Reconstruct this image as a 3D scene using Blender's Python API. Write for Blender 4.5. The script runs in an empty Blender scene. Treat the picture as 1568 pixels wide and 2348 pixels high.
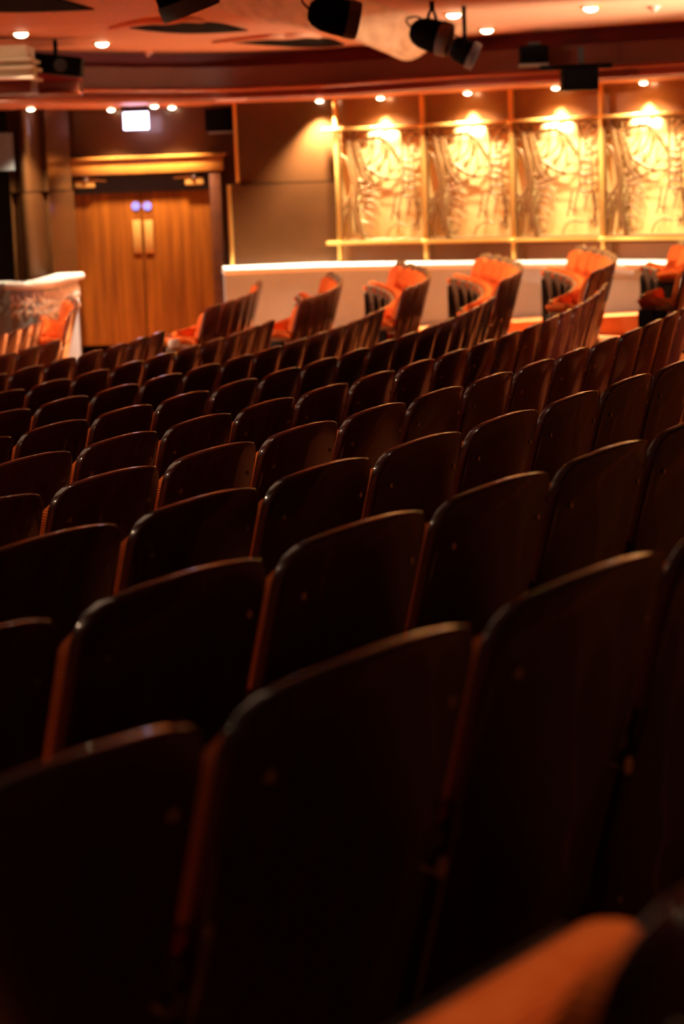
import bpy, bmesh, math, random
from mathutils import Vector, Matrix, noise
random.seed(4)
sc = bpy.context.scene
COL = sc.collection

# ------------------------------------------------------------------ camera
F_PX, PITCH, ROLL, ZC = 4968.2, 0.156383, -0.0368087, 1.46      # focal length in px of the 1568 x 2348 frame
W_PX, H_PX = 1568, 2348
c_, s_ = math.cos(PITCH), math.sin(PITCH)
cr, sr = math.cos(ROLL), math.sin(ROLL)
R0_, U0_, FWD = Vector((1, 0, 0)), Vector((0, s_, c_)), Vector((0, c_, -s_))
RIGHT = cr*R0_ + sr*U0_
UP = cr*U0_ - sr*R0_
EYE = Vector((0, 0, ZC))
cam = bpy.data.cameras.new('camera')
cam_o = bpy.data.objects.new('camera', cam); COL.objects.link(cam_o)
m = Matrix((RIGHT, UP, -FWD)).transposed().to_4x4(); m.translation = EYE
cam_o.matrix_world = m
cam.sensor_fit = 'HORIZONTAL'; cam.sensor_width = 36.0
cam.lens = F_PX/W_PX*36.0
cam.clip_start, cam.clip_end = 0.05, 200
cam.dof.use_dof = True; cam.dof.focus_distance = 6.6; cam.dof.aperture_fstop = 5.7
sc.camera = cam_o

def at(x, y, d):
    """point seen at photo pixel (x, y) whose horizontal distance along +Y is d"""
    v = RIGHT*((x-W_PX/2)/F_PX) - UP*((y-H_PX/2)/F_PX) + FWD
    return EYE + v*(d/v.y)
def at_z(x, y, z):
    v = RIGHT*((x-W_PX/2)/F_PX) - UP*((y-H_PX/2)/F_PX) + FWD
    return EYE + v*((z-EYE.z)/v.z)
def pix(p):
    q = p-EYE; d = q.dot(FWD)
    return (W_PX/2+q.dot(RIGHT)/d*F_PX, H_PX/2-q.dot(UP)/d*F_PX, d)

# ------------------------------------------------------------------ view, world and lights
sc.view_settings.view_transform = 'Standard'; sc.view_settings.look = 'None'
sc.view_settings.gamma = 1.0; sc.view_settings.use_curve_mapping = False
sc.view_settings.exposure = 0.0
w = bpy.data.worlds.new('house_dark'); sc.world = w; w.use_nodes = True
w.node_tree.nodes['Background'].inputs[0].default_value = (1.0, 0.55, 0.35, 1)
w.node_tree.nodes['Background'].inputs[1].default_value = 0.004

def area(name, loc, target, size, power, col, size_y=None, spread=180):
    l = bpy.data.lights.new(name, 'AREA'); l.energy = power; l.color = col; l.size = size
    if size_y: l.shape = 'RECTANGLE'; l.size_y = size_y
    l.spread = math.radians(spread)
    o = bpy.data.objects.new(name, l); COL.objects.link(o); o.location = loc
    o.rotation_euler = (Vector(target)-Vector(loc)).to_track_quat('-Z', 'Y').to_euler()
    return o
def spot(name, loc, target, power, col, ang=60, blend=.6, r=.03):
    l = bpy.data.lights.new(name, 'SPOT'); l.energy = power; l.color = col
    l.spot_size = math.radians(ang); l.spot_blend = blend; l.shadow_soft_size = r
    o = bpy.data.objects.new(name, l); COL.objects.link(o); o.location = loc
    o.rotation_euler = (Vector(target)-Vector(loc)).to_track_quat('-Z', 'Y').to_euler()
    return o
WARM = (1.0, 0.66, 0.34); YELLOW = (1.0, .82, .55)
area('stage_wash_lamp', (-13, 17, ZC+1.9), (1.8, 18.0, -.7), .4, 165, (1.0, .62, .36), spread=36)
for lx, ly, lz, lp_ in ((-6, 3.5, 2.4, 150), (-8, 9, 2.6, 340), (-7, 13, 2.0, 280)):
    spot('front_of_house_lamp', (lx, ly, ZC+lz), (0, ly+2.5, .4), lp_, (1.0, .62, .38), 85, .8, .07)
area('house_ceiling_fill', (-4, 8, ZC+3.3), (-1.5, 6, 0), 4, 42, (1.0, .62, .38), 4)  # added soft area, stands in for ceiling glow on the seat rims
spot('house_lamp_rear', (.9, .6, ZC+2.6), (.20, 1.63, ZC-.70), 190, (1.0, .62, .36), 12, .6, .04)
for hx, hy, hp in ((-.25, 6.2, 170), (.75, 8.8, 150)):
    spot('house_lamp', (hx, hy, ZC+3.2), (hx-.1, hy+.07, .7), hp, (1.0, .66, .42), 36, .9, .16)
spot('seat_back_fill', (4.8, 9.3, ZC-.35), (.95, 13.4, .35), 620, (1.0, .62, .46), 36, .9, .25)  # unseen fill added low down, for carpet bounce on the seat backs
spot('ceiling_fill_right', (5.2, 16.5, ZC-.6), (2.3, 18.6, ZC+1.25), 2300, (1.0, .96, .72), 46, 1, .2)  # unseen fill added to brighten the right part of the ceiling
spot('ceiling_fill_red', (-7.5, 14.0, ZC-.3), (-1.6, 19, ZC+1.25), 450, (1.0, .08, .03), 60, 1, .3)  # added unseen source that reddens the left part of the ceiling
SOFFIT_W, CEIL_W = 3000, 200

# ------------------------------------------------------------------ materials
def mat(name, col, rough=.5, metal=0.0, coat=0.0, cr=.07, spec=.5, var=None, scale=(8, 8, 8), bump=0.0, bscale=40, emit=None, estr=0, detail=4, sheen=0):
    m = bpy.data.materials.new(name); m.use_nodes = True
    nt = m.node_tree; b = nt.nodes['Principled BSDF']
    b.inputs['Base Color'].default_value = (*col, 1)
    b.inputs['Roughness'].default_value = rough; b.inputs['Metallic'].default_value = metal
    b.inputs['Coat Weight'].default_value = coat; b.inputs['Coat Roughness'].default_value = cr; b.inputs['Coat IOR'].default_value = 1.65
    b.inputs['Specular IOR Level'].default_value = spec
    if sheen: b.inputs['Sheen Weight'].default_value = sheen
    tc = nt.nodes.new('ShaderNodeTexCoord')
    if var:
        mp = nt.nodes.new('ShaderNodeMapping'); mp.inputs['Scale'].default_value = scale
        n = nt.nodes.new('ShaderNodeTexNoise'); n.inputs['Scale'].default_value = 1; n.inputs['Detail'].default_value = detail
        r = nt.nodes.new('ShaderNodeValToRGB')
        r.color_ramp.elements[0].position = .3; r.color_ramp.elements[1].position = .7
        r.color_ramp.elements[0].color = (*col, 1); r.color_ramp.elements[1].color = (*var, 1)
        nt.links.new(tc.outputs['Object'], mp.inputs[0]); nt.links.new(mp.outputs[0], n.inputs[0])
        nt.links.new(n.outputs[0], r.inputs[0]); nt.links.new(r.outputs[0], b.inputs['Base Color'])
    if bump:
        n2 = nt.nodes.new('ShaderNodeTexNoise'); n2.inputs['Scale'].default_value = bscale; n2.inputs['Detail'].default_value = 3
        bp = nt.nodes.new('ShaderNodeBump'); bp.inputs['Strength'].default_value = bump; bp.inputs['Distance'].default_value = .004
        nt.links.new(tc.outputs['Object'], n2.inputs[0]); nt.links.new(n2.outputs[0], bp.inputs['Height'])
        nt.links.new(bp.outputs[0], b.inputs['Normal'])
    if emit:
        b.inputs['Emission Color'].default_value = (*emit, 1); b.inputs['Emission Strength'].default_value = estr
    return m
def rib_mat(name, col, var, freq):
    """woven upholstery with vertical cords"""
    m = mat(name, col, .85, var=var, scale=(30, 30, 30), spec=.06)
    nt = m.node_tree; b = nt.nodes['Principled BSDF']
    tc = nt.nodes.new('ShaderNodeTexCoord')
    wv = nt.nodes.new('ShaderNodeTexWave'); wv.bands_direction = 'Z'; wv.inputs['Scale'].default_value = freq
    wv.inputs['Distortion'].default_value = .4
    bp = nt.nodes.new('ShaderNodeBump'); bp.inputs['Strength'].default_value = .5; bp.inputs['Distance'].default_value = .003
    nt.links.new(tc.outputs['Object'], wv.inputs[0]); nt.links.new(wv.outputs[0], bp.inputs['Height'])
    nt.links.new(bp.outputs[0], b.inputs['Normal'])
    return m
M = {}
M['wood_back'] = mat('dark_mahogany', (.078, .015, .012), .28, coat=1.0, cr=.035, var=(.122, .025, .019), scale=(30, 30, 2.2), bump=.06, bscale=60)
M['rim'] = M['wood_back']
M['fabric'] = rib_mat('orange_upholstery', (.78, .145, .028), (.88, .195, .046), 45)
M['arm_wood'] = mat('armrest_wood', (.20, .085, .035), .35, coat=.3, var=(.28, .12, .05), scale=(40, 4, 40))
M['pan'] = mat('seat_pan', (.030, .017, .015), .35, coat=.2)
M['iron'] = mat('black_iron', (.012, .010, .010), .4)
M['chrome'] = mat('chrome', (.75, .70, .62), .22, metal=1)
M['carpet'] = mat('orange_carpet', (.56, .165, .055), .95, spec=.1, var=(.66, .215, .075), scale=(60, 60, 60), bump=.4, bscale=220)
M['door'] = mat('door_wood', (.095, .021, .0015), .45, spec=.15, var=(.20, .052, .003), scale=(16, 16, 1.0))
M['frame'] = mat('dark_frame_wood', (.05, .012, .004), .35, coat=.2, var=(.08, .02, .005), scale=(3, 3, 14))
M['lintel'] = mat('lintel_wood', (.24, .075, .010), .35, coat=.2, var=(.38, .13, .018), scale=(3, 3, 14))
M['panel'] = mat('lacquer_panel', (.080, .030, .009), .28, metal=.45, coat=.2, var=(.105, .040, .013), scale=(2, 2, 2))
M['bay'] = mat('bay_lacquer_lit', (.19, .072, .022), .30, metal=.35, coat=.2, var=(.23, .09, .03), scale=(2, 2, 2))  # lit copy of the panel lacquer, downlight glow lifted into its colour
M['brass'] = mat('brass', (.86, .54, .15), .28, metal=.72)
M['dull_brass'] = mat('dull_brass', (.42, .20, .045), .42, metal=.45)
M['gold'] = mat('lit_wall_gold', (.92, .68, .26), .42, metal=.45, var=(.97, .76, .33), scale=(3, 3, 3))  # lamplight on the wall behind the screens, put into the colour
M['lattice'] = mat('bronze_gold', (.15, .068, .018), .40, metal=.35, var=(.20, .095, .028), scale=(6, 6, 6))
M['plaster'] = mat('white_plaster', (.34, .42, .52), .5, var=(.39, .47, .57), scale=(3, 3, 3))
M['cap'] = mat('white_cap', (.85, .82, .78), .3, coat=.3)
M['greyplaster'] = mat('grey_plaster', (.35, .36, .33), .55)
M['ceiling'] = mat('salmon_ceiling', (.68, .31, .175), .6, var=(.74, .345, .20), scale=(.6, 2.5, 1))
M['ridge'] = mat('pale_plaster', (.74, .46, .27), .5, var=(.46, .22, .12), scale=(12, .7, 12))
M['red'] = mat('deep_red_paint', (.17, .005, .002), .6, var=(.20, .007, .003), scale=(2, 2, 2))
M['brown'] = mat('brown_cornice', (.095, .022, .010), .5)
M['mould'] = mat('copper_moulding', (.26, .06, .03), .25, metal=.3)
M['soffit'] = mat('soffit_paint', (.50, .14, .06), .5)
M['black'] = mat('black_metal', (.003, .0025, .003), .7, spec=.04)
M['grey'] = mat('grey_metal', (.17, .19, .21), .42, metal=.2)
M['void'] = mat('dark_grille', (.006, .002, .002), .9, spec=.03)
M['cream'] = mat('cream_plaster', (.56, .56, .40), .5)
M['lamp'] = mat('lamp_glow', (1, .9, .7), .4, emit=(1, .78, .5), estr=22)
M['exit'] = mat('exit_glow', (1, 1, 1), .4, emit=(.70, .68, 1.0), estr=8)
M['blue'] = mat('blue_disc', (.10, .11, .50), .5, spec=.2)
M['red_plastic'] = mat('sensor_plastic', (.55, .25, .18), .4)
M['drape'] = mat('black_drape', (.008, .008, .008), .9)

# ------------------------------------------------------------------ mesh helpers
def link(name, bm, material, parent=None, loc=None, smooth=True, angle=35):
    bmesh.ops.recalc_face_normals(bm, faces=bm.faces)
    me = bpy.data.meshes.new(name); bm.to_mesh(me); bm.free()
    if material: me.materials.append(M[material])
    if smooth:
        for p in me.polygons: p.use_smooth = True
        me.set_sharp_from_angle(angle=math.radians(angle))
    o = bpy.data.objects.new(name, me); COL.objects.link(o)
    if parent: o.parent = parent
    if loc is not None: o.location = loc
    return o
def mesh_only(name, bm, material, angle=35):
    bmesh.ops.recalc_face_normals(bm, faces=bm.faces)
    me = bpy.data.meshes.new(name); bm.to_mesh(me); bm.free(); me.materials.append(M[material])
    for p in me.polygons: p.use_smooth = True
    me.set_sharp_from_angle(angle=math.radians(angle))
    return me
def tag(o, label, cat, group=None):
    o['label'] = label; o['category'] = cat
    if group: o['group'] = group
    return o
def struct(o):
    o['kind'] = 'structure'; return o
def thing(name, loc, label, cat, group=None, rot=None):
    o = bpy.data.objects.new(name, None); COL.objects.link(o); o.location = loc
    o.empty_display_size = .1
    if rot is not None: o.rotation_euler = rot
    return tag(o, label, cat, group)
def box(bm, c, s, rot=None, bev=0.0, seg=2):
    g = bmesh.ops.create_cube(bm, size=1)
    vs = g['verts']
    bmesh.ops.scale(bm, verts=vs, vec=s)
    if bev:
        es = list({e for v in vs for e in v.link_edges})
        r = bmesh.ops.bevel(bm, geom=es, offset=bev, segments=seg, affect='EDGES', profile=.5)
        vs = list({v for f in r['faces'] for v in f.verts} | {v for v in vs if v.is_valid})
    if rot is not None: bmesh.ops.rotate(bm, verts=vs, matrix=rot, cent=(0, 0, 0))
    bmesh.ops.translate(bm, verts=vs, vec=c)
    return vs
def cyl(bm, p0, p1, r0, r1=None, n=20, caps=True):
    p0, p1 = Vector(p0), Vector(p1); r1 = r0 if r1 is None else r1
    d = p1-p0
    g = bmesh.ops.create_cone(bm, cap_ends=caps, segments=n, radius1=r0, radius2=r1, depth=d.length)
    q = d.to_track_quat('Z', 'Y').to_matrix()
    bmesh.ops.rotate(bm, verts=g['verts'], matrix=q, cent=(0, 0, 0))
    bmesh.ops.translate(bm, verts=g['verts'], vec=(p0+p1)/2)
    return g['verts']
def tube(bm, pts, radii, n=10, flat=None):
    """swept tube; flat=(normal, k) squashes the section along a normal"""
    pts = [Vector(p) for p in pts]; rings = []
    if not isinstance(radii, (list, tuple)): radii = [radii]*len(pts)
    ref = Vector((0, 0, 1))
    for i, p in enumerate(pts):
        t = (pts[min(i+1, len(pts)-1)]-pts[max(i-1, 0)]).normalized()
        if flat: nrm = Vector(flat[0])
        else:
            nrm = ref if abs(t.dot(ref)) < .95 else Vector((1, 0, 0))
        b = t.cross(nrm).normalized(); nn = b.cross(t).normalized()
        k = flat[1] if flat else 1
        rings.append([bm.verts.new(p+b*math.cos(a)*radii[i]+nn*math.sin(a)*radii[i]*k) for a in [2*math.pi*j/n for j in range(n)]])
    for i in range(len(rings)-1):
        for j in range(n):
            bm.faces.new((rings[i][j], rings[i][(j+1) % n], rings[i+1][(j+1) % n], rings[i+1][j]))
    bm.faces.new(rings[0][::-1]); bm.faces.new(rings[-1])
def smooth_path(pts, n=8):
    pts = [Vector(p) for p in pts]; out = []
    for i in range(len(pts)-1):
        p0, p1, p2, p3 = pts[max(i-1, 0)], pts[i], pts[i+1], pts[min(i+2, len(pts)-1)]
        for k in range(n):
            t = k/n
            out.append(.5*((2*p1)+(p2-p0)*t+(2*p0-5*p1+4*p2-p3)*t*t+(3*p1-p0-3*p2+p3)*t**3))
    out.append(pts[-1]); return out
def wall_strip(bm, plan, prof):
    """sweep a profile [(outward offset, z)] along a plan polyline; offset goes towards the house"""
    pts = [Vector((p.x, p.y)) for p in plan]; rings = []
    for i, p in enumerate(pts):
        t = (pts[min(i+1, len(pts)-1)]-pts[max(i-1, 0)]).normalized()
        n = Vector((t.y, -t.x))                       # plan runs left to right: this faces the camera
        rings.append([bm.verts.new((p.x+n.x*o, p.y+n.y*o, z)) for o, z in prof])
    for i in range(len(rings)-1):
        for j in range(len(prof)-1):
            bm.faces.new((rings[i][j], rings[i+1][j], rings[i+1][j+1], rings[i][j+1]))
    return rings
def solid_strip(bm, plan, prof):
    rings = wall_strip(bm, plan, prof+[prof[0]])
    n = len(prof)
    bm.faces.new([r for r in rings[0][:n]]); bm.faces.new([r for r in rings[-1][:n]][::-1])
    bmesh.ops.remove_doubles(bm, verts=bm.verts, dist=1e-5)
def plan_of(lst, n=8): return smooth_path([Vector((*at(x, 392, d).xy, 0)) for x, d in lst], n)

# ------------------------------------------------------------------ seating geometry (concentric rows)
CX, CY, RB, DR, DZ, DZ2, PITCHW = -23.6746, 19.0408, 28.9878, .78265, .08888, -.002403, .52
HB = .92                                              # seat back top above its floor
ROWS = 'ABCDEFGHIJKL'
PH = dict(A=0, B=-.62168, C=-.59916, D=-.55908, E=-.53279, F=-.48716, G=-.45687, H=-.40210, I=-.34675, J=-.28761, K=-.19617, L=0)
AISLE0, AISLE1 = -.139, -.086
FAR_RISE, FAR_R = .05, 13.0
FAR_T = {'D': (1880, 18.7, 2.0, 3.4), 'E': (1626, 16.9, 2.0, 3.0), 'F': (1410, 17.9, 2.1, 3.2), 'G': (1195, 18.4, 2.0, 3.1), 'H': (984, 19.1, 2.3, 2.8),
         'I': (781, 19.7, 2.9, 1.9), 'J': (596, 20.6, 3.4, 1.0), 'L': (172, 20.2, 1.2, 1.3)}   # tangent column, its distance, arc length before and after
def far_arc(r):
    k = kk(r); x, d, pre, post = FAR_T[r]
    T = at(x, 640, d); v = Vector((T.x, T.y, 0)).normalized(); left = Vector((-v.y, v.x, 0))
    c = Vector((T.x, T.y, 0))+left*FAR_R
    a = math.atan2(-left.y, -left.x)
    return c, a-pre/FAR_R, a+post/FAR_R
def kk(r): return ROWS.index(r)-1
def radius(k): return RB-k*DR
def top_z(k): return ZC-.5416-k*DZ-k*k*DZ2
def rise(a):
    return 0.0
def floor_z(k, a): return top_z(k)-HB+rise(a)
def polar(R, a, z=0): return Vector((CX+R*math.cos(a), CY+R*math.sin(a), z))
# phase of rows A and L from where their seats stand
def ang_for_x(k, x, lo, hi):
    for _ in range(60):
        mid = (lo+hi)/2
        if pix(polar(radius(k), mid, top_z(k)))[0] < x: lo = mid
        else: hi = mid
    return lo
PH['A'] = ang_for_x(-1, 1490, -.75, -.4)
PH['L'] = ang_for_x(10, 55, -.3, 0.0)

# ------------------------------------------------------------------ the room shell
bm = bmesh.new()
NA = 120
angs = [-.80+i*(1.25)/NA for i in range(NA+1)]
prof = []
for k in range(-3, 16):
    r_out = radius(k)+.10; r_in = radius(k+1)+.10
    prof += [(r_out, k), (r_in, k)]
rings = []
for a in angs:
    rings.append([bm.verts.new(polar(r, a, floor_z(k, a))) for r, k in prof])
for i in range(NA):
    for j in range(len(prof)-1):
        bm.faces.new((rings[i][j], rings[i+1][j], rings[i+1][j+1], rings[i][j+1]))
for r in 'DEFGHIJL':
    c, a0, a1 = far_arc(r); z = floor_z(kk(r), 0)+FAR_RISE
    prev = None
    for i in range(25):
        a = a0-.05+(a1+.25-a0)*i/24
        d_ = Vector((math.cos(a), math.sin(a), 0))
        row = [bm.verts.new(c+d_*q+Vector((0, 0, h))) for q, h in ((FAR_R+.12, z-.5), (FAR_R+.12, z), (FAR_R-.70, z), (FAR_R-.70, z-.5))]
        if prev:
            for j in range(3): bm.faces.new((prev[j], row[j], row[j+1], prev[j+1]))
        else: bm.faces.new(row)
        prev = row
struct(link('floor', bm, 'carpet', smooth=False))

CAPZ = ZC-1.009
CZ = ZC+1.25
SOFZ = ZC+.75
cornice = plan_of([(-220, 20.0), (0, 20.8), (180, 21.6), (400, 22.5), (540, 22.86), (700, 22.8), (800, 22.6), (1100, 21.6), (1568, 20.5), (1900, 19.7)])
wallplan = plan_of([(778, 23.55), (978, 23.05), (1178, 22.5), (1378, 21.95), (1568, 21.4), (1900, 20.5)])
# gold bay wall (lacquer)
bm = bmesh.new(); solid_strip(bm, wallplan, [(0, ZC-3), (0, SOFZ+.3), (-.15, SOFZ+.3), (-.15, ZC-3)])
struct(link('wall_right', bm, 'bay', angle=20))
# wood panel wall beside the door, upper and lower sheets with a groove
pl = [at(540, 392, 23.62), at(660, 392, 23.6), at(782, 392, 23.56)]
zg = at(640, 421, 23.6).z
bm = bmesh.new(); solid_strip(bm, pl, [(0, zg+.012), (0, SOFZ+.3), (-.5, SOFZ+.3), (-.5, zg+.012)])
struct(link('wall_centre', bm, 'panel', angle=20))
pl2 = [at(526, 500, 23.58), at(660, 500, 23.58), at(784, 500, 23.54)]
bm = bmesh.new(); solid_strip(bm, pl2, [(0, ZC-3), (0, zg), (-.5, zg), (-.5, ZC-3)])
struct(link('wall_centre_lower', bm, 'panel', angle=20))
# brass edge strips of the wood panel
for nm, x, y0, y1, d in (('trim_1', 541, 236, 419, 23.58), ('trim_2', 529, 424, 612, 23.54)):
    p0, p1 = at(x, y0, d), at(x, y1, d)
    bm = bmesh.new(); box(bm, ((p0.x+p1.x)/2, d, (p0.z+p1.z)/2), (.035, .05, abs(p1.z-p0.z)), bev=.006)
    struct(link(nm, bm, 'brass'))
# wall around the doors
DD = 24.1
def flat_box(name, x0, y0, x1, y1, d, th, material, parent=None, bev=0.0):
    """box facing the camera's +Y, spanning photo pixels (x0,y0)-(x1,y1) at distance d"""
    xm, ym = (x0+x1)/2, (y0+y1)/2
    a, b = at(x0, ym, d), at(x1, ym, d); t, u = at(xm, y0, d), at(xm, y1, d)
    c = Vector(((a.x+b.x)/2, d+th/2, (t.z+u.z)/2))
    bm = bmesh.new(); s = (abs(b.x-a.x), th, abs(t.z-u.z))
    if parent is None:
        box(bm, (0, 0, 0), s, bev=bev); return link(name, bm, material, loc=c)
    box(bm, c-parent.location, s, bev=bev); return link(name, bm, material, parent)
DOORZ = at(330, 790, DD).z
xl, xr = at(172, 600, DD).x, at(486, 600, DD).x
bm = bmesh.new()
hz = at(330, 425, DD).z
box(bm, ((at(60, 300, DD).x+xl)/2, DD+.2, (ZC-3+CZ)/2), (xl-at(60, 300, DD).x, .2, CZ-ZC+3))
box(bm, ((at(600, 300, DD).x+xr)/2, DD+.2, (ZC-3+CZ)/2), (at(600, 300, DD).x-xr, .2, CZ-ZC+3))
box(bm, ((xl+xr)/2, DD+.2, (hz+CZ)/2), (xr-xl, .2, CZ-hz))
struct(link('wall_back', bm, 'panel'))
# left column, curved lacquer, two sheets
colplan = smooth_path([Vector((*at(x, 450, d).xy, 0)) for x, d in ((36, 23.3), (55, 23.0), (78, 23.05), (120, 23.4), (166, 23.95))], 6)
zc = at(100, 441, 23.3).z
bm = bmesh.new(); solid_strip(bm, colplan, [(0, zc+.012), (0, SOFZ+.3), (-.3, SOFZ+.3), (-.3, zc+.012)])
struct(link('wall_left', bm, 'panel', angle=20))
bm = bmesh.new(); solid_strip(bm, colplan, [(.02, ZC-3), (.02, zc), (-.3, zc), (-.3, ZC-3)])
struct(link('wall_left_lower', bm, 'panel', angle=20))
bm = bmesh.new(); box(bm, (at(-150, 400, 24).x, 24.0, ZC-.9), (at(36, 400, 24).x-at(-330, 400, 24).x, .2, 4.4))
struct(link('wall_far_left', bm, 'drape'))
# cornice, soffit, upper red band and ceiling
bm = bmesh.new()
solid_strip(bm, cornice, [(0, SOFZ+.13), (0, SOFZ+.345), (-.1, SOFZ+.345), (-.1, SOFZ+.13)])
struct(link('trim_3', bm, 'brown', angle=25))
bm = bmesh.new()
pr = [(-.02, SOFZ+.01), (.03, SOFZ), (.055, SOFZ+.02), (.055, SOFZ+.05), (.03, SOFZ+.065), (.03, SOFZ+.085), (.06, SOFZ+.095), (.07, SOFZ+.115), (.055, SOFZ+.135), (-.02, SOFZ+.14)]
solid_strip(bm, cornice, pr)
struct(link('trim_4', bm, 'mould', angle=50))
bm = bmesh.new(); wall_strip(bm, cornice, [(-.01, SOFZ), (-1.75, SOFZ)])
struct(link('ceiling_soffit', bm, 'soffit'))
bm = bmesh.new(); solid_strip(bm, cornice, [(-.35, SOFZ+.2), (-.35, CZ+.05), (-.5, CZ+.05), (-.5, SOFZ+.2)])
struct(link('wall_upper', bm, 'red', angle=25))
bm = bmesh.new()
inner = [Vector((p.x, p.y+.45, CZ)) for p in cornice]
vs_in = [bm.verts.new(p) for p in inner]
vs_out = [bm.verts.new((p.x*.62, 9.5, CZ)) for p in inner]
for i in range(len(inner)-1): bm.faces.new((vs_in[i], vs_in[i+1], vs_out[i+1], vs_out[i]))
r = bmesh.ops.extrude_face_region(bm, geom=list(bm.faces))
bmesh.ops.translate(bm, verts=[v for v in r['geom'] if isinstance(v, bmesh.types.BMVert)], vec=(0, 0, .12))
struct(link('ceiling', bm, 'ceiling', smooth=False))

# plaster fold that drops from the ceiling to a ribbed tip
def fold():
    bm = bmesh.new()
    path = [(545, -12, 14.6, .00), (640, 40, 16.6, .03), (730, 76, 18.3, .075), (820, 108, 19.6, .13), (885, 136, 20.5, .19), (922, 152, 21.0, .235), (945, 150, 21.25, .225), (965, 140, 21.5, .18)]
    mid = smooth_path([Vector((at(x, y, d).x, d, CZ-dr)) for x, y, d, dr in path], 5)
    n = len(mid); rows = []
    for i, p in enumerate(mid):
        t = i/(n-1)
        wl = .55-.30*t; wr = .5+.35*math.sin(t*3.1)
        dr = CZ-p.z
        row = []
        for j in range(-8, 13):
            u = j/8 if j < 0 else j/12
            if u < 0:
                x = p.x+u*wl; z = CZ-dr*(1-abs(u))**1.5 + .010*math.sin(u*26)*(1-abs(u)) - .004
            else:
                x = p.x+u*wr; z = CZ-dr*(1-u)**2.2 - .004
            row.append(bm.verts.new((x, p.y-.15*u, z)))
        rows.append(row)
    for i in range(n-1):
        for j in range(20):
            bm.faces.new((rows[i][j], rows[i+1][j], rows[i+1][j+1], rows[i][j+1]))
    # close the back of the fold up to the ceiling
    last = rows[-1]
    top = [bm.verts.new((v.co.x, v.co.y+.25, CZ+.01)) for v in last]
    for j in range(20): bm.faces.new((last[j], top[j], top[j+1], last[j+1]))
    return struct(link('ceiling_fold', bm, 'ridge', angle=60))
fold()

# leaf shaped dark grilles in the ceiling with raised rims
def leaf(x0, yl, x1, yr, xm, ytop, ybot, label):
    a, b = at_z(x0, yl, CZ), at_z(x1, yr, CZ)
    n_, f_ = at_z(xm, ytop, CZ), at_z(xm, ybot, CZ)
    c = (a+b)/2
    o = thing('ceiling_grille', c, label, 'ceiling grille', 'leaf shaped grilles in the red ceiling')
    def loop(k):
        bn, bf = n_-c, f_-c
        near = smooth_path([a, a*.62+n_*.38+bn*.30, a*.3+n_*.7+bn*.18, n_, b*.3+n_*.7+bn*.18, b*.62+n_*.38+bn*.30, b], 5)
        far = smooth_path([b, b*.6+f_*.4+bf*.22, f_, a*.6+f_*.4+bf*.22, a], 6)
        return [(p-c)*k for p in near+far[1:-1]]
    bm = bmesh.new()
    vs = [bm.verts.new(p+Vector((0, 0, -.012))) for p in loop(1)]
    f = bm.faces.new(vs); r = bmesh.ops.extrude_face_region(bm, geom=[f])
    bmesh.ops.translate(bm, verts=[v for v in r['geom'] if isinstance(v, bmesh.types.BMVert)], vec=(0, 0, .03))
    link('grille', bm, 'void', o, smooth=False)
    bm = bmesh.new()
    bn = n_-c
    near = smooth_path([a+(a-c)*.30, a*.62+n_*.38+bn*.62, a*.3+n_*.7+bn*.52, n_+bn*.40, b*.3+n_*.7+bn*.40], 8)
    tube(bm, [p-c+Vector((0, 0, -.015)) for p in near], [.02+.05*math.sin(math.pi*i/(len(near)-1)) for i in range(len(near))], 10, (Vector((0, 0, 1)), .6))
    link('rim', bm, 'ceiling', o)
leaf(297, 62, 568, 68, 425, 46, 74, 'dark leaf shaped grille in the red ceiling, above the exit door')
leaf(530, 95, 790, 101, 690, 82, 106, 'dark leaf shaped grille nearest the pale ceiling fold')
leaf(-90, 18, 215, 19, 30, -14, 25, 'dark leaf shaped grille cut by the top left corner')

# ------------------------------------------------------------------ parapets
parplan = plan_of([(503, 23.15), (640, 23.2), (790, 23.15), (1000, 22.7), (1250, 22.0), (1450, 21.15), (1650, 20.4), (1900, 19.6)], 6)
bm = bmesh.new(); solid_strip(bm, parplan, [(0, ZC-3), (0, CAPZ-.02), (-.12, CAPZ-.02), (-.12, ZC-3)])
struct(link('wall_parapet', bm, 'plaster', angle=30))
bm = bmesh.new()
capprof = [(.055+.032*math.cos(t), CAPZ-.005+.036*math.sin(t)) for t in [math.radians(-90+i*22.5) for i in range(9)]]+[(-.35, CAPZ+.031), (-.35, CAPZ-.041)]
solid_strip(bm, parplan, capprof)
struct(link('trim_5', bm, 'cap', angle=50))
bm = bmesh.new(); rg = []
for p in parplan:
    t = pix(Vector((p.x, p.y, ZC-1.6)))[0]
    z = ZC-1.83+max(0, min(1.3, (t-500)/920))*.355
    rg.append([bm.verts.new((p.x-.0, p.y+.05, z)), bm.verts.new((p.x-.15, p.y-.55, z)), bm.verts.new((p.x-.15, p.y-.55, z-.6))])
for i in range(len(rg)-1):
    for j in range(2): bm.faces.new((rg[i][j], rg[i+1][j], rg[i+1][j+1], rg[i][j+1]))
struct(link('floor_gangway', bm, 'carpet', smooth=False))
lp = smooth_path([Vector((*at(x, 640, d).xy, 0)) for x, d in ((20, 21.5), (62, 21.45), (110, 21.75), (145, 22.5), (176, 23.3))], 8)
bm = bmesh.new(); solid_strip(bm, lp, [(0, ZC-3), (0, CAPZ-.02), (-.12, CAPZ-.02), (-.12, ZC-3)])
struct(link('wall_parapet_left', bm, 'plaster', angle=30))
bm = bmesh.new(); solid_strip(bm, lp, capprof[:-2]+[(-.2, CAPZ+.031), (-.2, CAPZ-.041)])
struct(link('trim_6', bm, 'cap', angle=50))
lp2 = [Vector((*at(x, 640, d).xy, 0)) for x, d in ((-140, 21.9), (-60, 21.75), (21, 21.7))]
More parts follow.
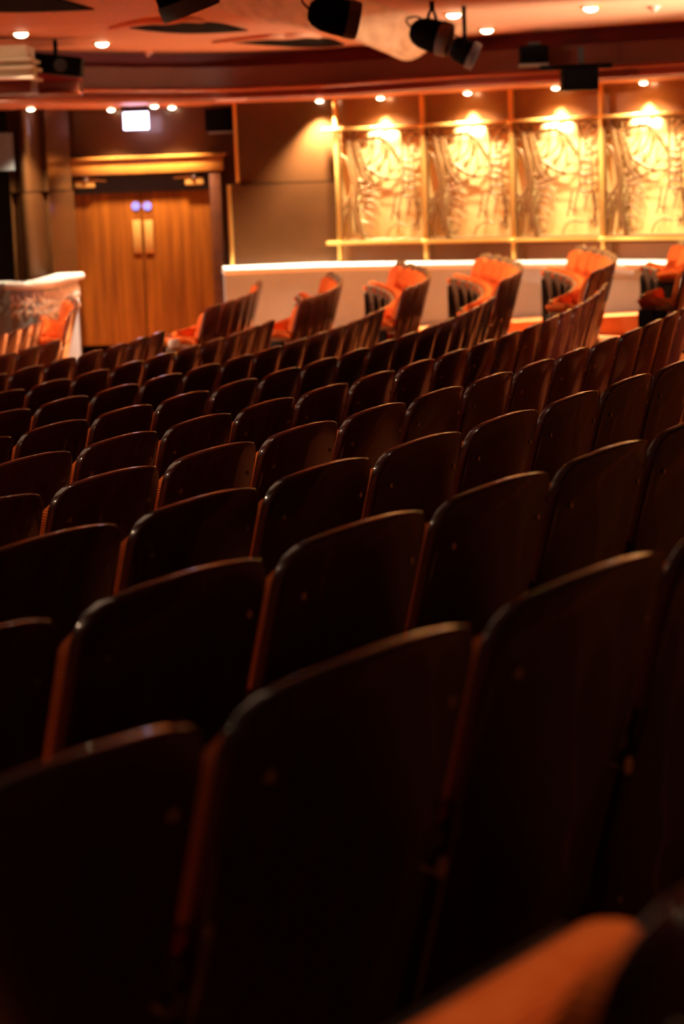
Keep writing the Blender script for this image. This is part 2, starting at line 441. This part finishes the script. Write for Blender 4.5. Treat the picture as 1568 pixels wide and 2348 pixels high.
bm = bmesh.new(); solid_strip(bm, lp2, [(0, ZC-3), (0, CAPZ-.02), (-.12, CAPZ-.02), (-.12, ZC-3)])
struct(link('wall_parapet_far_left', bm, 'greyplaster', angle=30))
bm = bmesh.new(); solid_strip(bm, lp2, capprof[:-2]+[(-.2, CAPZ+.031), (-.2, CAPZ-.041)])
struct(link('trim_7', bm, 'greyplaster', angle=50))
# carved leaf frieze on the left parapet: swirling raised strokes on the curved face
def frieze(plan, name, label, material, seed):
    rnd = random.Random(seed)
    L = [0]
    for i in range(len(plan)-1): L.append(L[-1]+(plan[i+1]-plan[i]).length)
    def pos(s, z):
        s = max(0, min(L[-1]-1e-4, s))
        i = next(j for j in range(len(L)-1) if L[j+1] >= s)
        t = (s-L[i])/(L[i+1]-L[i]); p = plan[i].lerp(plan[i+1], t)
        tg = (plan[i+1]-plan[i]).normalized(); nn = Vector((tg.y, -tg.x, 0))
        return Vector((p.x, p.y, z))+nn*.012, nn
    bm = bmesh.new(); z1, z0 = CAPZ-.075, CAPZ-.335
    s = .06
    while s < L[-1]-.02:
        for row in range(3):
            zc_ = z0+(row+.5)*(z1-z0)/3; ang = rnd.uniform(.2, 2.6); ln = rnd.uniform(.07, .13)
            pts = []
            for q in range(7):
                t = q/6-.5; bend = rnd.choice((-1, 1))*.0+math.cos(t*3)*.03
                ds = math.cos(ang)*t*ln-math.sin(ang)*bend; dz = math.sin(ang)*t*ln+math.cos(ang)*bend
                pts.append(pos(s+ds, min(z1, max(z0, zc_+dz)))[0])
            nn = pos(s, zc_)[1]
            tube(bm, pts, [.008, .018, .024, .026, .024, .018, .008], 8, (nn, .8))
        s += .075
    o = link(name, bm, material); tag(o, label, 'carved frieze'); return o
frieze(lp, 'carved_frieze', 'white carved leaf frieze on the curved parapet left of the door', 'cap', 3)
frieze(lp2, 'carved_frieze', 'grey carved leaf frieze at the left edge, past the parapet end', 'greyplaster', 5)

# ------------------------------------------------------------------ double door
door = thing('double_door', (at(330, 790, DD).x, DD, DOORZ), 'brown wooden double door below the lit exit sign', 'door')
flat_box('door_leaf', 176, 436, 328.5, 791, DD, .05, 'door', door)
flat_box('door_leaf', 331.5, 436, 488, 791, DD, .05, 'door', door)
flat_box('door_head', 166, 398, 490, 440, DD-.02, .1, 'iron', door)
for x0, x1 in ((305, 324), (332, 351)):
    fr = flat_box('push_plate', x0, 505, x1, 581, DD-.012, .012, 'dull_brass', door, .003)
for x in (311, 337.5):
    bm = bmesh.new(); p = at(x, 472.5, DD)-door.location
    cyl(bm, p+Vector((0, .0, 0)), p+Vector((0, -.008, 0)), .047, n=28); link('door_disc', bm, 'blue', door)
for x0, x1, y0, y1, kx, ax in ((171, 217, 414, 431, 196, 243), (424, 466, 407, 424, 443, 398)):
    tl = flat_box('door_closer', x0, y0, x1, y1, DD-.07, .05, 'dull_brass', door, .008)
    bm = bmesh.new(); p = at(kx, y0-3, DD-.05)-door.location
    cyl(bm, p+Vector((0, 0, -.02)), p+Vector((0, 0, .025)), .04, .036, 20); link('pivot_cap', bm, 'chrome', tl)
    bm = bmesh.new(); q = at(ax, y0+1, DD-.04)-door.location
    tube(bm, [p, (p+q)/2, q], .009, 8, (Vector((0, 1, 0)), .6)); link('closer_arm', bm, 'brass', tl)
# frame and lintel
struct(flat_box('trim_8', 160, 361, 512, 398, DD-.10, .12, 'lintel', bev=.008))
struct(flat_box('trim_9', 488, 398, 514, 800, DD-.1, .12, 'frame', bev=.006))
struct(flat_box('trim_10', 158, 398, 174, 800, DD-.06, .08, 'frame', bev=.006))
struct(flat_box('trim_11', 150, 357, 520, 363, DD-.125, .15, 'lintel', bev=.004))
# dark bay and black speaker right of the exit sign
sp = thing('loudspeaker', at(507, 270, 23.7), 'black loudspeaker in the dark corner right of the exit sign', 'speaker')
flat_box('cabinet', 470, 248, 530, 300, 23.75, .22, 'black', sp, .01)
flat_box('bracket', 478, 301, 534, 306, 23.72, .05, 'grey', sp)
# exit sign
ex = thing('exit_sign', at(311, 246, 23.3), 'bright white lit exit sign hanging above the wooden door', 'sign')
flat_box('light_panel', 283, 257, 340, 297, 23.28, .03, 'exit', ex, .004)
flat_box('housing', 276, 244, 346, 251, 23.25, .09, 'black', ex, .004)
for x in (290, 333): flat_box('hanger', x-1.5, 240, x+1.5, 258, 23.30, .015, 'black', ex)
# left edge: grey hanging cloth panel in the dark bay
gp = flat_box('stage_panel', -60, 306, 31, 392, 23.0, .04, 'grey'); tag(gp, 'dim grey panel in the dark bay at the left edge', 'panel')

# ------------------------------------------------------------------ gold screens, posts, rails
def wall_frame(x):
    """point and tangent on the gold wall at photo column x (near eye height)"""
    best = None
    for i in range(len(wallplan)-1):
        a, b = wallplan[i], wallplan[i+1]
        for t in [j/10 for j in range(10)]:
            p = a.lerp(b, t); px = pix(Vector((p.x, p.y, ZC)))[0]
            if best is None or abs(px-x) < best[0]: best = (abs(px-x), p, (b-a).normalized())
    _, p, tg = best
    return Vector((p.x, p.y, 0)), tg, Vector((tg.y, -tg.x, 0))
postx = [784, 983, 1186, 1391, 1597]
PTOP, PBOT, PLOW = at(875, 299, 23.2).z, at(875, 549, 23.2).z, CAPZ+.03
posts = []
lab = ['brass post at the left end of the gold screens', 'brass post between the first and second gold screens from the left', 'brass post between the second and third gold screens from the left', 'brass post between the third and fourth gold screens from the left', 'brass post cut by the right edge beside the last gold screen']
for x, l in zip(postx, lab):
    p, tg, n = wall_frame(x)
    ang = math.atan2(tg.y, tg.x)
    o = thing('brass_post', (p+n*.10)+Vector((0, 0, PLOW)), l, 'post', 'brass posts on the gold wall', (0, 0, ang))
    bm = bmesh.new(); box(bm, (0, 0, (SOFZ-PLOW)/2), (.045, .05, SOFZ-PLOW), bev=.008); link('shaft', bm, 'brass', o)
    for z in (PTOP+.03, PBOT-.03):
        bm = bmesh.new(); cyl(bm, (-.14 if x == 784 else -.05, -.035, z-PLOW), (.04, -.035, z-PLOW), .022, n=16)
        link('finial', bm, 'brass', o)
    posts.append((p+n*.10, n))
strokes = [
 ([(.0, .0), (.0, .5), (.0, 1)], .030), ([(1, 0), (1, .5), (1, 1)], .016), ([(0, 0), (.5, 0), (1, 0)], .018), ([(0, 1), (.5, 1), (1, 1)], .018),
 ([(0, .21), (.08, .25), (.13, .38), (.16, .53), (.12, .6), (.06, .66), (.03, .73)], .030),
 ([(.08, .0), (.11, .1), (.14, .22), (.18, .36), (.2, .5), (.18, .65), (.2, .8), (.25, .99)], .052),
 ([(.19, .0), (.2, .15), (.24, .3), (.3, .42), (.37, .5)], .034), ([(.0, .08), (.06, .08), (.1, .1)], .018), ([(.0, .14), (.06, .14), (.12, .16)], .018),
 ([(.1, .14), (.2, .1), (.35, .075), (.48, .065), (.56, .09), (.62, .13), (.68, .2)], .030),
 ([(.22, .1), (.28, .24), (.33, .33), (.42, .38), (.5, .42), (.6, .44)], .030),
 ([(.43, .0), (.42, .09), (.39, .17), (.31, .25)], .020), ([(.53, .09), (.52, .19), (.45, .26), (.36, .31)], .020), ([(.55, .09), (.58, .18), (.57, .27)], .018),
 ([(.48, .06), (.55, .02), (.64, .0)], .016), ([(.47, .3), (.47, .34), (.49, .39)], .018), ([(.64, .15), (.68, .22), (.66, .3)], .014),
 ([(.25, .28), (.28, .4), (.29, .49)], .022), ([(.3, .32), (.34, .42), (.36, .5)], .020), ([(.36, .34), (.38, .42), (.43, .48)], .018),
 ([(.2, .53), (.35, .51), (.5, .47), (.65, .45), (.74, .44)], .018), ([(.2, .57), (.35, .55), (.5, .53), (.62, .54)], .014), ([(.15, .4), (.2, .44), (.28, .46)], .03), ([(.2, .2), (.25, .22), (.3, .2)], .02),
 ([(.22, .76), (.25, .63), (.32, .57), (.4, .57), (.47, .61)], .017), ([(.24, .8), (.28, .69), (.36, .63), (.46, .69)], .016), ([(.22, .72), (.33, .75), (.42, .82)], .016),
 ([(.24, .83), (.33, .84), (.39, .9)], .015), ([(.25, .92), (.3, .95), (.38, .92)], .015), ([(.3, .68), (.38, .7), (.44, .77)], .013), ([(.2, .66), (.27, .62), (.33, .63)], .015),
 ([(.03, .62), (.08, .7), (.05, .78), (.02, .86)], .025), ([(.1, .7), (.1, .85), (.07, .99)], .025), ([(.12, .62), (.16, .75), (.18, .95)], .028),
 ([(.77, .02), (.77, .3), (.76, .6)], .020), ([(.9, .2), (.9, .5), (.92, .7), (.95, .92)], .020),
 ([(.8, .06), (.88, .02), (.97, .07)], .016), ([(.83, .13), (.9, .07), (.96, .04)], .018), ([(.82, .2), (.9, .18), (.97, .22)], .018), ([(.85, .26), (.9, .22), (.93, .2)], .016),
 ([(.58, .42), (.68, .33), (.75, .24)], .014), ([(.6, .4), (.7, .36), (.77, .36)], .012),
 ([(.61, .82), (.65, .7), (.67, .6)], .016), ([(.69, .82), (.71, .7), (.75, .6)], .016), ([(.64, .74), (.69, .78)], .014), ([(.8, .78), (.83, .7), (.85, .66)], .014), ([(.92, .62), (.95, .72), (.95, .78)], .016),
 ([(.84, .88), (.89, .87), (.95, .86)], .014), ([(.86, .93), (.9, .87), (.92, .82)], .014), ([(.93, .93), (.88, .86), (.85, .83)], .014), ([(.55, .98), (.6, .9), (.7, .86), (.8, .88)], .014),
] + [([(.77, v), (.83, v+dv), (.905, v)], .021) for v, dv in ((.28, .005), (.35, -.01), (.41, .0), (.455, .01), (.545, -.01), (.6, .01))] + [([(.79, .46), (.83, .53), (.86, .47)], .014), ([(.8, .63), (.84, .66), (.88, .61)], .014)]
names4 = ['leftmost gold openwork leaf screen on the side wall', 'second gold openwork leaf screen from the left', 'third gold openwork leaf screen, below the black loudspeaker', 'gold openwork leaf screen cut by the right edge']
lat_mesh = None
for i in range(4):
    (a, n), (b, n2) = posts[i], posts[i+1]
    t = (b-a).normalized(); wd = (b-a).length-.05; ht = PTOP-PBOT
    o = thing('leaf_screen', (a+b)/2+Vector((0, 0, PBOT)), names4[i], 'screen', 'gold leaf screens on the side wall', (0, 0, math.atan2(t.y, t.x)))
    if lat_mesh is None:
        bm = bmesh.new(); WD = wd
        for pts, r in strokes:
            pp = smooth_path([Vector(((u-.5)*wd, 0, (1-v)*ht)) for u, v in pts], 5)
            tube(bm, pp, r*wd*.62, 8, (Vector((0, 1, 0)), .55))
        lat_mesh = mesh_only('lattice', bm, 'lattice', 60)
    q = bpy.data.objects.new('lattice', lat_mesh); COL.objects.link(q); q.parent = o; q.scale = (wd/WD, 1, 1)
    bm = bmesh.new(); box(bm, (0, .055, ht/2), (wd, .012, ht)); link('lit_wall_sheet', bm, 'gold', o)  # added sheet, its gold stands for the lamp-lit wall behind
    for z, nm in ((ht+.03, 'top_rail'), (-.03, 'bottom_rail')):
        bm = bmesh.new(); box(bm, (0, -.025, z), (wd, .12, .034), bev=.010); link(nm, bm, 'brass', o)

# ------------------------------------------------------------------ downlights
def downlight(x, y, z, label, group, power, aim=None, ang=75, r=.04, depth=None):
    p = at(x, y, depth) if depth else at_z(x, y, z)
    p.z = z
    o = thing('downlight', p, label, 'downlight', group)
    bm = bmesh.new()
    n = 24
    for k in range(n):
        pass
    prof = [(r*1.75, 0), (r*1.75, -.008), (r*1.5, -.014), (r*1.12, -.012), (r*1.12, .0)]
    rr = [[bm.verts.new((q*math.cos(2*math.pi*j/n), q*math.sin(2*math.pi*j/n), h)) for j in range(n)] for q, h in prof]
    for i in range(len(prof)-1):
        for j in range(n): bm.faces.new((rr[i][j], rr[i][(j+1) % n], rr[i+1][(j+1) % n], rr[i+1][j]))
    link('trim_ring', bm, 'brass', o)
    bm = bmesh.new(); g = bmesh.ops.create_uvsphere(bm, u_segments=20, v_segments=10, radius=r*1.1)
    bmesh.ops.scale(bm, verts=g['verts'], vec=(1, 1, .55)); bmesh.ops.translate(bm, verts=g['verts'], vec=(0, 0, -.012))
    link('lamp', bm, 'lamp', o)
    if power:
        s = spot('downlight_beam', p+Vector((0, 0, -.06)), (p+Vector((0, 0, -2))) if aim is None else aim, power, YELLOW if z < CZ-.1 else WARM, ang, .75, .03)
        s.parent = None
    return o
SG, CG = 'downlights under the cornice', 'downlights in the ceiling'
for x, lb, pw, d in ((875, 'hidden', SOFFIT_W, 22.75), (1073, 'soffit downlight above the second gold screen from the left', SOFFIT_W, 22.15), (1273, 'soffit downlight above the third gold screen, left of the black loudspeaker', SOFFIT_W, 21.6), (1476, 'soffit downlight above the gold screen at the right edge', SOFFIT_W, 21.1)):
    p, tg, n = wall_frame(x+14)
    q = p+n*.105; q.z = SOFZ-.002
    px = pix(q)
    if lb == 'hidden': lb = 'soffit downlight above the leftmost gold screen'
    downlight(px[0], px[1], q.z, lb, SG, pw, aim=Vector((q.x-n.x*.01, q.y-n.y*.01, q.z-1.0)), depth=q.y, ang=62, r=.035)
    sp_ = spot('downlight_spill', q+n*.25+Vector((0, 0, -.06)), Vector((q.x+n.x*.05, q.y+n.y*.05, q.z-1.0)), 300, YELLOW, 120, 1, .05)
for x, d, lb, pw in ((70, 22.6, 'soffit downlight above the left column', 600), (254, 23.80, 'soffit downlight left of the exit sign', 480), (354, 23.2, 'soffit downlight just right of the exit sign', 0), (394, 23.80, 'second soffit downlight right of the exit sign', 580), (733, 23.42, 'soffit downlight above the plain brown panel', 1500)):
    q = at(x, 240, d)
    downlight(x, 240, SOFZ-.002, lb, SG, pw, depth=d, ang=96, r=.035)
for x, y, lb, pw in ((48, 74, 'ceiling downlight above the cream balcony end', 60), (234, 97, 'ceiling downlight left of the first dark leaf grille', 260), (743, 117, 'ceiling downlight below the right leaf grille', CEIL_W), (1040, 30, 'ceiling downlight beside the black spotlights, nearest the top edge', CEIL_W), (1116, 66, 'ceiling downlight right of the small black spotlight, upper of two', CEIL_W), (1142, 91, 'ceiling downlight right of the small black spotlight, lower of two', CEIL_W), (1354, 15, 'ceiling downlight in the top right, alone on pale ceiling', CEIL_W)):
    downlight(x, y, CZ-.002, lb, CG, pw, ang=84, r=.052)
for x, y, lb in ((338, 119, 'small reddish ceiling sensor near the red fascia'), (1500, 14, 'smoke detector on the pale ceiling near the top right corner')):
    p = at_z(x, y, CZ); o = thing('ceiling_sensor', p, lb, 'sensor', 'ceiling sensors')
    bm = bmesh.new(); cyl(bm, (0, 0, 0), (0, 0, -.025), .06, .052, 24); link('base', bm, 'red_plastic', o)
    bm = bmesh.new(); cyl(bm, (0, 0, -.025), (0, 0, -.05), .035, .02, 20); link('head', bm, 'red_plastic', o)

# ------------------------------------------------------------------ spotlights, speakers and other fixtures overhead
def spotlight(x, y, d, r, L, aim, label):
    c = at(x, y, d); ax = Vector(aim).normalized()
    o = thing('spotlight', c, label, 'spotlight', 'black spotlights under the ceiling')
    back = -ax
    bm = bmesh.new()
    u = ax.orthogonal().normalized(); v = ax.cross(u)
    pr = [(-L*.62, .02), (-L*.60, r*.45), (-L*.5, r*.72), (-L*.3, r*.93), (-L*.05, r*1.0), (L*.2, r*1.02)]
    n = 28
    rr = [[bm.verts.new(ax*h+(u*math.cos(2*math.pi*j/n)+v*math.sin(2*math.pi*j/n))*q) for j in range(n)] for h, q in pr]
    for i in range(len(pr)-1):
        for j in range(n): bm.faces.new((rr[i][j], rr[i][(j+1) % n], rr[i+1][(j+1) % n], rr[i+1][j]))
    bm.faces.new(rr[0][::-1]); bm.faces.new(rr[-1])
    link('housing', bm, 'black', o)
    bm = bmesh.new()
    pr = [(L*.2, r*1.02), (L*.2, r*1.07), (L*.42, r*1.05), (L*.47, r*1.0), (L*.47, r*.9), (L*.3, r*.88)]
    rr = [[bm.verts.new(ax*h+(u*math.cos(2*math.pi*j/n)+v*math.sin(2*math.pi*j/n))*q) for j in range(n)] for h, q in pr]
    for i in range(len(pr)-1):
        for j in range(n): bm.faces.new((rr[i][j], rr[i][(j+1) % n], rr[i+1][(j+1) % n], rr[i+1][j]))
    bm.faces.new(rr[-1])
    link('front_ring', bm, 'grey', o)
    # yoke to the ceiling
    side = ax.cross(Vector((0, 0, 1))).normalized()
    h = CZ-c.z
    bm = bmesh.new()
    tube(bm, smooth_path([side*r*1.08, side*r*1.1+Vector((0, 0, min(h*.5, r))), Vector((0, 0, min(h*.75, r*1.5)))+side*r*.4, Vector((0, 0, min(h*.75, r*1.5)))-side*r*.4, -side*r*1.1+Vector((0, 0, min(h*.5, r))), -side*r*1.08], 5), r*.10, 8)
    link('yoke', bm, 'black', o)
    bm = bmesh.new(); cyl(bm, (0, 0, min(h*.72, r*1.45)), (0, 0, h), r*.16, n=14); link('stem', bm, 'black', o)
    bm = bmesh.new(); tube(bm, smooth_path([back*L*.55+Vector((0, 0, .0)), back*L*.75+Vector((0, 0, r*.5)), back*L*.5+Vector((0, 0, r*.85)), back*L*.3+Vector((0, 0, r*.85))], 5), r*.06, 8)
    link('rear_handle', bm, 'black', o)
spotlight(772, 38, 13.6, .112, .29, (.95, .10, -.22), 'large black spotlight with grey rim, at top centre')
spotlight(992, 82, 17.0, .125, .29, (.90, -.25, -.30), 'black spotlight with grey rim, left of the small one')
spotlight(1066, 119, 17.6, .105, .21, (.80, -.1, -.42), 'small black spotlight right of the larger one')
spotlight(418, -30, 11.4, .15, .30, (.30, .1, -.9), 'black spotlight cut by the top edge above the ceiling grilles')

sp = thing('loudspeaker', at(1332, 180, 20.4), 'black box loudspeaker hanging in front of the cornice', 'speaker')
flat_box('cabinet', 1291, 157, 1373, 206, 20.4, .28, 'black', sp, .008)
flat_box('bracket', 1240, 147, 1404, 158, 20.5, .10, 'black', sp)
flat_box('hanger', 1326, 108, 1338, 150, 20.55, .05, 'iron', sp)
sp = thing('loudspeaker', at(1225, 125, 20.9), 'smaller black loudspeaker on the red fascia, left of the hanging one', 'speaker')
flat_box('cabinet', 1194, 104, 1258, 144, 20.9, .25, 'black', sp, .008)
flat_box('shelf', 1194, 145, 1258, 150, 20.85, .30, 'grey', sp)
flat_box('hanger', 1210, 96, 1240, 106, 20.95, .06, 'iron', sp)
sp = thing('loudspeaker', at(125, 148, 19.8), 'black loudspeaker beside the cream balcony end, top left', 'speaker')
bm = bmesh.new(); box(bm, (0, .1, 0), (.48, .3, .17), Matrix.Rotation(math.radians(8), 3, 'Y'), .012); link('cabinet', bm, 'black', sp)
bm = bmesh.new(); cyl(bm, (.06, -.06, -.01), (.06, -.03, -.01), .06, .055, 24); link('cone', bm, 'iron', sp)
bm = bmesh.new(); cyl(bm, (0, .12, .05), (0, .12, CZ-sp.location.z), .02, n=12); link('stem', bm, 'black', sp)
# cream balcony end with ledges
be = thing('balcony_end', at(10, 190, 19.0), 'cream plaster balcony end with stepped ledges at top left', 'balcony')
flat_box('front', -120, 104, 62, 136, 19.1, .5, 'cream', be, .01)
flat_box('ledge', -120, 135, 72, 142, 19.02, .6, 'cream', be, .008)
flat_box('lower_front', -120, 142, 66, 154, 19.1, .5, 'cream', be, .006)
flat_box('ledge', -120, 153, 76, 161, 19.0, .6, 'cream', be, .008)
flat_box('base_front', -120, 160, 68, 178, 19.08, .5, 'cream', be, .006)
flat_box('white_ledge', -120, 177, 78, 184, 18.95, .62, 'cap', be, .008)
flat_box('skirt', -120, 184, 70, 216, 19.1, .5, 'brown', be, .006)
rb = flat_box('return_panel', 70, 140, 180, 188, 20.6, .3, 'red', None, .006); struct(rb); rb.name = 'trim_12'
rb = flat_box('trim_13', 66, 188, 180, 218, 20.55, .36, 'brown', None, .006); struct(rb)
rb = flat_box('trim_14', -120, 214, 180, 220, 20.4, .4, 'mould', None, .006); struct(rb)

# cream topped aisle post in front of the door
ap = at(399, 787, 17.0); fz = floor_z(kk('J'), 0)
am = thing('aisle_post', (ap.x, ap.y, fz+FAR_RISE), 'small cream topped post at the aisle in front of the wooden door', 'post')
bm = bmesh.new(); box(bm, (0, 0, ap.z-fz-FAR_RISE), (.085, .07, .062), bev=.012); link('cap', bm, 'cap', am)
bm = bmesh.new(); box(bm, (0, 0, ap.z-fz-FAR_RISE-.045), (.11, .09, .018), bev=.006); link('collar', bm, 'arm_wood', am)
hgt = ap.z-fz-FAR_RISE-.05
bm = bmesh.new(); cyl(bm, (.02, 0, 0), (.02, 0, hgt), .016, n=16); cyl(bm, (.02, 0, 0), (.02, 0, .012), .06, n=20); link('stem', bm, 'brass', am)

# ------------------------------------------------------------------ the theatre seat: meshes shared by every seat
TAN = math.tan(math.radians(15))
def slab(x0, x1, z0, z1, rc, y0, th, sag, bev, arch=0.0, taper=0.0, nx=16, nz=12):
    """reclined, curved, round cornered slab; y0 = gap ahead of the shell's rear face"""
    bm = bmesh.new()
    xs = []
    for i in range(nx+1):
        xs.append(x0+(x1-x0)*(.5-.5*math.cos(math.pi*i/nx)))
    def zt(x):
        e = min(x-x0, x1-x); c = 0
        if e < rc: c = rc-math.sqrt(max(0, rc*rc-(rc-e)**2))
        u = (x-x0)/(x1-x0)*2-1
        return z1+arch*(1-u*u)-c
    def zb(x):
        e = min(x-x0, x1-x); c = 0
        if e < rc*.6: c = rc*.6-math.sqrt(max(0, (rc*.6)**2-(rc*.6-e)**2))
        return z0+c
    def yy(x, z, f):
        u = (x-x0)/(x1-x0)*2-1
        return (HB-z)*TAN-sag*(1-u*u)+y0+f*th
    sides = []
    for f in (0, 1):
        g = []
        for x in xs:
            a, b = zb(x), zt(x)
            g.append([bm.verts.new((x, yy(x, a+(b-a)*j/nz, f), a+(b-a)*j/nz)) for j in range(nz+1)])
        sides.append(g)
        for i in range(nx):
            for j in range(nz): bm.faces.new((g[i][j], g[i+1][j], g[i+1][j+1], g[i][j+1]))
    A, B = sides
    for i in range(nx):
        bm.faces.new((A[i][0], A[i+1][0], B[i+1][0], B[i][0])); bm.faces.new((A[i][nz], A[i+1][nz], B[i+1][nz], B[i][nz]))
    for j in range(nz):
        bm.faces.new((A[0][j], A[0][j+1], B[0][j+1], B[0][j])); bm.faces.new((A[nx][j], A[nx][j+1], B[nx][j+1], B[nx][j]))
    bmesh.ops.recalc_face_normals(bm, faces=bm.faces)
    es = [e for e in bm.edges if len(e.link_faces) == 2 and e.calc_face_angle() > math.radians(60)]
    bmesh.ops.bevel(bm, geom=es, offset=bev, segments=4, affect='EDGES', profile=.5, clamp_overlap=True)
    return bm
SW = .472                                             # shell width on a .52 pitch
X0, X1 = -SW/2, SW/2
ME = {}
ME['backrest'] = mesh_only('backrest', slab(X0, X1, .27, HB, .052, 0, .025, .024, .0115, .021), 'wood_back', 50)
ME['back_cushion'] = mesh_only('back_cushion', slab(X0+.010, X1-.010, .43, HB-.045, .055, .0205, .042, .024, .016, .016), 'fabric', 50)
# folded tip-up seat: cushion towards the back, pan towards the stage
def folded(x0, x1, l0, l1, t0, t1, bev, seg=4):
    bm = bmesh.new(); box(bm, (0, (t0+t1)/2, (l0+l1)/2), (x1-x0, t1-t0, l1-l0), bev=bev, seg=seg); return bm
ROT = Matrix.Rotation(math.radians(-10), 4, 'X')
def seat_xf(bm):
    bmesh.ops.transform(bm, matrix=Matrix.Translation((0, .215, .375)) @ ROT, verts=bm.verts); return bm
ME['seat'] = mesh_only('seat', seat_xf(folded(X0+.012, X1-.012, 0, .375, -.04, .035, .028)), 'fabric', 60)
bm = folded(X0+.006, X1-.006, -.02, .350, .036, .060, .006, 2)
for j in range(10): box(bm, (0, .061, .01+j*.033), (SW-.05, .010, .016), bev=.003, seg=1)
ME['seat_pan'] = mesh_only('seat_pan', seat_xf(bm), 'pan', 40)
bm = bmesh.new(); cyl(bm, (X0+.01, .056, .352), (X1-.01, .056, .352), .011, n=12)
ME['edge_bead'] = mesh_only('edge_bead', seat_xf(bm), 'chrome', 50)
def arm_parts(x):
    bm = bmesh.new()
    pts = [(x, .085, .655), (x, .12, .672), (x, .18, .678), (x, .25, .678), (x, .31, .672), (x, .335, .660)]
    tube(bm, smooth_path(pts, 4), [.016]+[.026]*8+[.031]*8+[.034]*3+[.018], 14, None)
    pad = mesh_only('armrest_pad', bm, 'fabric', 60)
    bm = bmesh.new(); box(bm, (x, .205, .632), (.040, .24, .030), bev=.008)
    arm = mesh_only('armrest', bm, 'arm_wood')
    bm = bmesh.new(); box(bm, (x, .245, .33), (.030, .20, .59), bev=.006); box(bm, (x, .25, .015), (.06, .32, .03), bev=.006)
    std = mesh_only('standard', bm, 'iron')
    bm = bmesh.new()
    cyl(bm, (x-.012, (HB-.60)*TAN-.012, .60), (x-.012, (HB-.60)*TAN+.05, .60), .014, .012, 14); ME_b = mesh_only('hinge_bolt', bm, 'chrome')
    return arm, pad, std, ME_b
ARM_L = arm_parts(-.26)
ARM_R = arm_parts(.26)
bm = bmesh.new(); cyl(bm, (0, -.003, 0), (0, .004, 0), .0065, n=14); ME['screw'] = mesh_only('screw', bm, 'chrome')

def put(name, me, parent, loc=None):
    o = bpy.data.objects.new(name, me); COL.objects.link(o); o.parent = parent
    if loc is not None: o.location = loc
    return o
def seat(R, a, z, label, group, last=False, screws=False, cen=None):
    p = polar(R, a, z) if cen is None else Vector((cen.x+R*math.cos(a), cen.y+R*math.sin(a), z))
    o = bpy.data.objects.new('theatre_seat', None); COL.objects.link(o); o.empty_display_size = .2
    X = Vector((-math.sin(a), math.cos(a), 0)); Y = Vector((-math.cos(a), -math.sin(a), 0))
    mm = Matrix((X, Y, Vector((0, 0, 1)))).transposed().to_4x4(); mm.translation = p
    o.matrix_world = mm
    tag(o, label, 'seat', group)
    b = put('backrest', ME['backrest'], o)
    if screws:
        for sx, z in ((-.18, .835), (.18, .835), (-.18, .36), (.18, .36)):
            u = sx/(SW/2)
            put('screw', ME['screw'], b, (sx, (HB-z)*TAN-.024*(1-u*u)-.001, z))
    put('back_cushion', ME['back_cushion'], o)
    s = put('seat', ME['seat'], o); put('seat_pan', ME['seat_pan'], s); put('edge_bead', ME['edge_bead'], s)
    for nm in ((ARM_L, ARM_R) if last else (ARM_L,)):
        ar = put('armrest', nm[0], o); put('armrest_pad', nm[1], ar); st = put('standard', nm[2], o)
        put('hinge_bolt', nm[3], st)
    return o

ORD = ['first', 'second', 'third', 'fourth', 'fifth', 'sixth', 'seventh', 'eighth', 'ninth', 'tenth', 'eleventh', 'twelfth', 'thirteenth', 'fourteenth', 'fifteenth', 'sixteenth', 'seventeenth', 'eighteenth', 'nineteenth', 'twentieth']
NEAR = {'A': (0, 2), 'B': (-2, 6), 'C': (-2, 8), 'D': (-2, 11), 'E': (-2, 14), 'F': (-2, 17), 'G': (-2, 15), 'H': (-2, 12), 'I': (-2, 9), 'J': (-2, 6), 'K': (-2, 2), 'L': (-2, 2)}
def in_view(R, a, z):
    X = Vector((-math.sin(a), math.cos(a), 0))
    p = polar(R, a, z); xs = []; ys = []
    for dx in (-.25, .25):
        for dz in (.35, HB):
            q = pix(p+X*dx+Vector((0, 0, dz))); 
            if q[2] < .3: return False
            xs.append(q[0]); ys.append(q[1])
    return max(xs) > 0 and min(xs) < W_PX-2 and max(ys) > 0 and min(ys) < H_PX-4
for r in ROWS:
    k = kk(r); R = radius(k); n0, n1 = NEAR[r]; lst = []
    for i in range(n0, n1):
        a = PH[r]+(i*PITCHW+SW/2)/R
        if in_view(R, a, floor_z(k, -1)): lst.append((i, a))
    for j, (i, a) in enumerate(lst):
        if r == 'A': lb = 'nearest dark wood backed seat, cut by the bottom right corner'
        else:
            lb = 'dark wood backed theatre seat, %s from left in %s row from bottom' % (ORD[j], ORD[ROWS.index(r)])
        seat(R, a, floor_z(k, -1), lb, 'folded theatre seats in the near block', last=(i == n1-1), screws=(r in 'ABCDEF'))
for r in 'EFGHIJL':
    k = kk(r); c, a0, a1 = far_arc(r); lst = []
    n = int((a1-a0)*FAR_R/PITCHW+.3)
    for i in range(n):
        a = a0+(i*PITCHW+.28)/FAR_R; z = floor_z(k, 0)+FAR_RISE
        q = pix(Vector((c.x+FAR_R*math.cos(a), c.y+FAR_R*math.sin(a), z+.7)))
        if -20 < q[0] < W_PX+30: lst.append((i, a))
    for j, (i, a) in enumerate(lst):
        lb = 'theatre seat beyond the side aisle, %s from that aisle, in %s row from bottom' % (ORD[i], ORD[ROWS.index(r)])
        seat(FAR_R, a, floor_z(k, 0)+FAR_RISE, lb, 'theatre seats beyond the side aisle', last=(i == n-1), cen=c)
